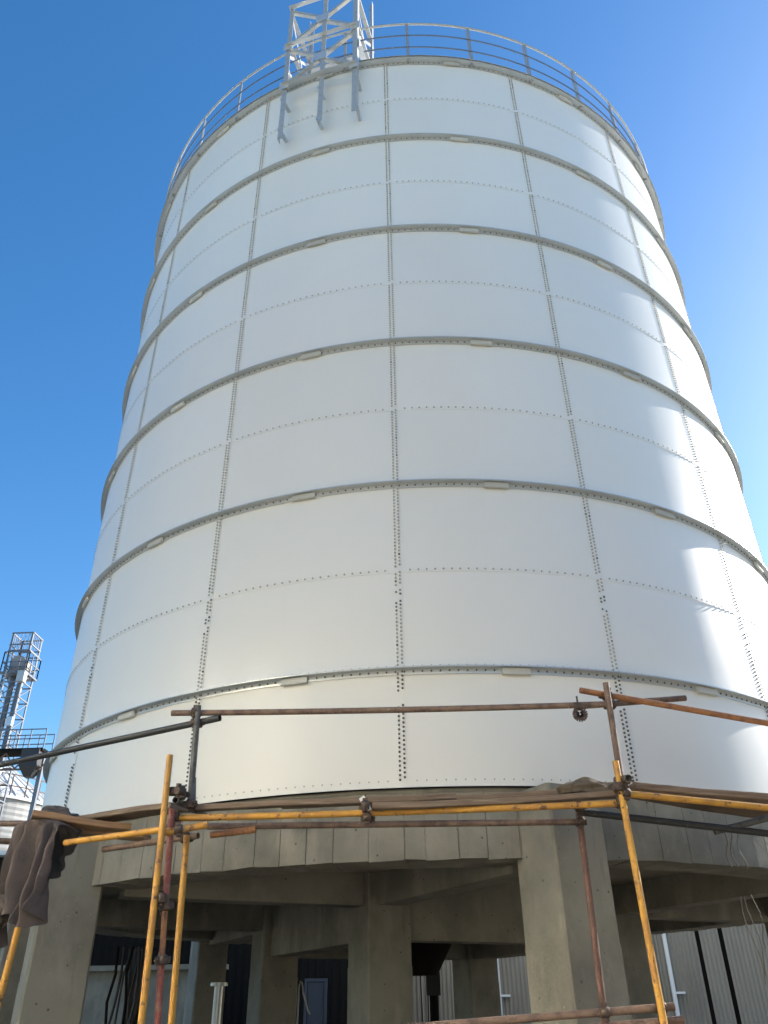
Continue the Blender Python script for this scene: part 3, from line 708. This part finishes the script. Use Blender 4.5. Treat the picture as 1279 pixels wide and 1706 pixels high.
for dx, rr_ in ((-.22, .14), (.18, .14)):
    b = MB(); b.tube([(TX+dx, TY, 0), (TX+dx, TY, 14.9)], rr_, 12); b.build('elevator_leg', m_far, tw)
b = MB(); b.box((TX, TY, 15.25), .8, .6, .5); b.tube([(TX, TY-.36, 15.45), (TX, TY+.36, 15.45)], .36, 18); b.build('elevator_head', m_farleg, tw)
b = MB(); b.box((TX, TY, 14.9), 1.24, 1.24, .08); b.build('platform', m_far, tw)
b = MB()
for sx in (-.6, .6):
    for z in (15.4, 15.9): b.bar((TX+sx, TY-.6, z), (TX+sx, TY+.6, z), .04, .04); b.bar((TX-.6, TY+sx, z), (TX+.6, TY+sx, z), .04, .04)
    for sy in (-.6, -.2, .2, .6): b.bar((TX+sx, TY+sy, 14.9), (TX+sx, TY+sy, 15.9), .04, .04); b.bar((TX+sy, TY+sx, 14.9), (TX+sy, TY+sx, 15.9), .04, .04)
b.build('railing', m_far, tw)
b = MB()
for z in (16.0, 16.3, 16.88):
    for i in range(4): b.bar(zz(cs[i], z), zz(cs[(i+1) % 4], z), .055, .055)
for i in range(4):
    for k in range(1, 6): p = cs[i].lerp(cs[(i+1) % 4], k/6); b.bar(zz(p, 16.3), zz(p, 16.88), .022, .022)
b.build('top_cage', m_far, tw)
b = MB(); b.box((TX+.5, TY-.62, 14.65), .34, .3, .5); b.build('motor', m_galvb, tw)
for z in (10.5, 12.6): b = MB(); b.box((TX+.42, TY-.55, z), .26, .2, .4); b.build('junction_box', m_galv, tw)
b = MB()
for k in range(70): b.bar((TX-.60, TY-.62, .3+k*.21), (TX-.28, TY-.62, .3+k*.21), .03, .03)
for dx in (-.60, -.28): b.bar((TX+dx, TY-.62, .2), (TX+dx, TY-.62, 15), .04, .04)
b.build('ladder', m_galvb, tw)

bn = thing('grain_bin', 'squat grey bin with a sunlit white conical roof far away at the left', 'grain bin', (-21,27,0))
BX, BY, BR, BZ = -22.5, 27.0, 4.2, 10.0
def rev(b, prof, n=64, smooth=False):
    m = len(prof); V = [Vector((BX+r*math.sin(2*math.pi*i/n), BY-r*math.cos(2*math.pi*i/n), z)) for i in range(n) for r, z in prof]
    b.add(V, [(i*m+k, ((i+1) % n)*m+k, ((i+1) % n)*m+k+1, i*m+k+1) for i in range(n) for k in range(m-1)], smooth)
b = MB(); rev(b, [(BR+(.02 if k % 2 else 0), BZ*k/80) for k in range(81)]); b.build('wall', m_bin, bn)
b = MB(); rev(b, [(BR+.12, BZ-.05), (BR+.12, BZ+.06), (.6, BZ+2.7), (.6, BZ+3.0), (.01, BZ+3.1)], n=40); b.build('roof', m_farwhite, bn)
b = MB()
for i in range(40):
    a_ = 2*math.pi*i/40; p0 = Vector((BX+(BR+.1)*math.sin(a_), BY-(BR+.1)*math.cos(a_), BZ+.10)); p1 = Vector((BX+.6*math.sin(a_), BY-.6*math.cos(a_), BZ+2.74)); b.bar(p0, p1, .03, .06)
b.build('roof_rib', m_farwhite, bn)['kind'] = 'stuff'
b = MB()
for i in range(36):
    a_ = 2*math.pi*i/36; p = Vector((BX+(BR+.05)*math.sin(a_), BY-(BR+.05)*math.cos(a_), BZ)); b.bar(p, p+UP*1.0, .05, .05)
    a2 = 2*math.pi*(i+1)/36; p2 = Vector((BX+(BR+.05)*math.sin(a2), BY-(BR+.05)*math.cos(a2), BZ))
    for z in (.5, 1.0): b.bar(p+UP*z, p2+UP*z, .045, .045)
b.build('railing', m_rust, bn)
cw = thing('catwalk', 'steel catwalk with railings running in front of the far elevator tower', 'catwalk', (-20,21,11))
y_ = 20.5; z_ = 10.95
b = MB(); b.box((-18.7, y_, z_), 5.2, .9, .12); b.build('deck', m_dark, cw)
b = MB()
for yy in (y_-.42, y_+.42):
    for z in (.45, .85): b.bar((-21.3, yy, z_+z), (-16.1, yy, z_+z), .04, .04)
    for k in range(9): b.bar((-21.3+k*.65, yy, z_), (-21.3+k*.65, yy, z_+.85), .04, .04)
b.build('railing', m_far, cw)
b = MB()
for k in range(5): b.bar((-21+k*1.1, y_-.3, z_-.1), (-20.5+k*1.1, y_-.3, z_-.75), .05, .05); b.bar((-20.5+k*1.1, y_-.3, z_-.75), (-19.9+k*1.1, y_-.3, z_-.1), .05, .05)
b.bar((-21.3, y_-.3, z_-.78), (-16.1, y_-.3, z_-.78), .07, .07); b.build('truss', m_rust, cw)
b = MB(); b.box((-16.55, y_-.2, z_-.35), .75, .7, .7); b.hexa([Vector(q) for q in ((-16.7,y_-.35,z_-1.1),(-16.4,y_-.35,z_-1.1),(-16.4,y_-.05,z_-1.1),(-16.7,y_-.05,z_-1.1),(-16.92,y_-.55,z_-.701),(-16.18,y_-.55,z_-.701),(-16.18,y_+.15,z_-.701),(-16.92,y_+.15,z_-.701))]); b.build('hopper', m_rope, cw)
for x in (-20.8, -16.2): b = MB(); b.bar((x, y_, 0), (x, y_, z_-.06), .16, .16); b.build('support_post', m_far, cw)

# ------------------------------------------------------------------ unseen halls added beside and behind the camera to bounce and block light
ob = thing('light_shaping_hall', 'unseen long pale hall facing the sun, added to bounce light onto the silo', 'light-shaping hall', (-24,-34,0))  # added out of frame as a sunlit bounce surface
n_ = Vector((.55,.835,0)); d_ = Vector((.835,-.55,0)); c0 = Vector((-7.5,-20,0))
b = MB(); b.box(c0-n_*6+UP*6, 12, 30, 12, n_, d_); b.build('wall', m_wall, ob)
b = MB(); b.box(c0-n_*6+UP*12.15, 12.4, 30.8, .3, n_, d_); b.build('roof', m_dark, ob)
for k in range(6):
    c = c0+d_*(-12+4.8*k)+n_*.03; b = MB(); b.box(c+UP*8.5, .1, 2.2, 1.4, n_, d_); b.build('window', m_dark, ob)
ob2 = thing('light_shaping_hall', 'unseen dark hall right of the yard, added to hold light off right-hand faces', 'light-shaping hall', (16,-16,0))  # added out of frame to block light from the right
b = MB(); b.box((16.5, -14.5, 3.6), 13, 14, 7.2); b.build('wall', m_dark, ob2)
b = MB(); b.box((16.5, -14.5, 7.35), 13.6, 14.6, .3); b.build('roof', m_galv, ob2)
ob3 = thing('light_shaping_hall', 'unseen satin metal hall left of the yard, added to reflect sun onto the columns', 'light-shaping hall', (-15,-16.5,0))  # added out of frame as a sun reflector for the columns' left faces
n3 = Vector((.83,.558,0)); d3 = Vector((.558,-.83,0)); c3 = Vector((-11.5,-14.2,0)); H3 = 9.5
b = MB(); b.box(c3-n3*3.1+UP*H3*.5, 6, 12, H3-.01, n3, d3); b.build('wall', m_dark, ob3)
b = MB(); n = 72
b.add([zz(c3+d3*(-6+12*k/n)+n3*(.014 if k % 2 else 0), z) for k in range(n+1) for z in (0, H3)], [(2*k, 2*k+1, 2*k+3, 2*k+2) for k in range(n)]); b.build('cladding', m_satin, ob3)
b = MB(); b.box(c3-n3*3.1+UP*(H3+.1), 6.3, 12.4, .2, n3, d3); b.build('roof', m_dark, ob3)
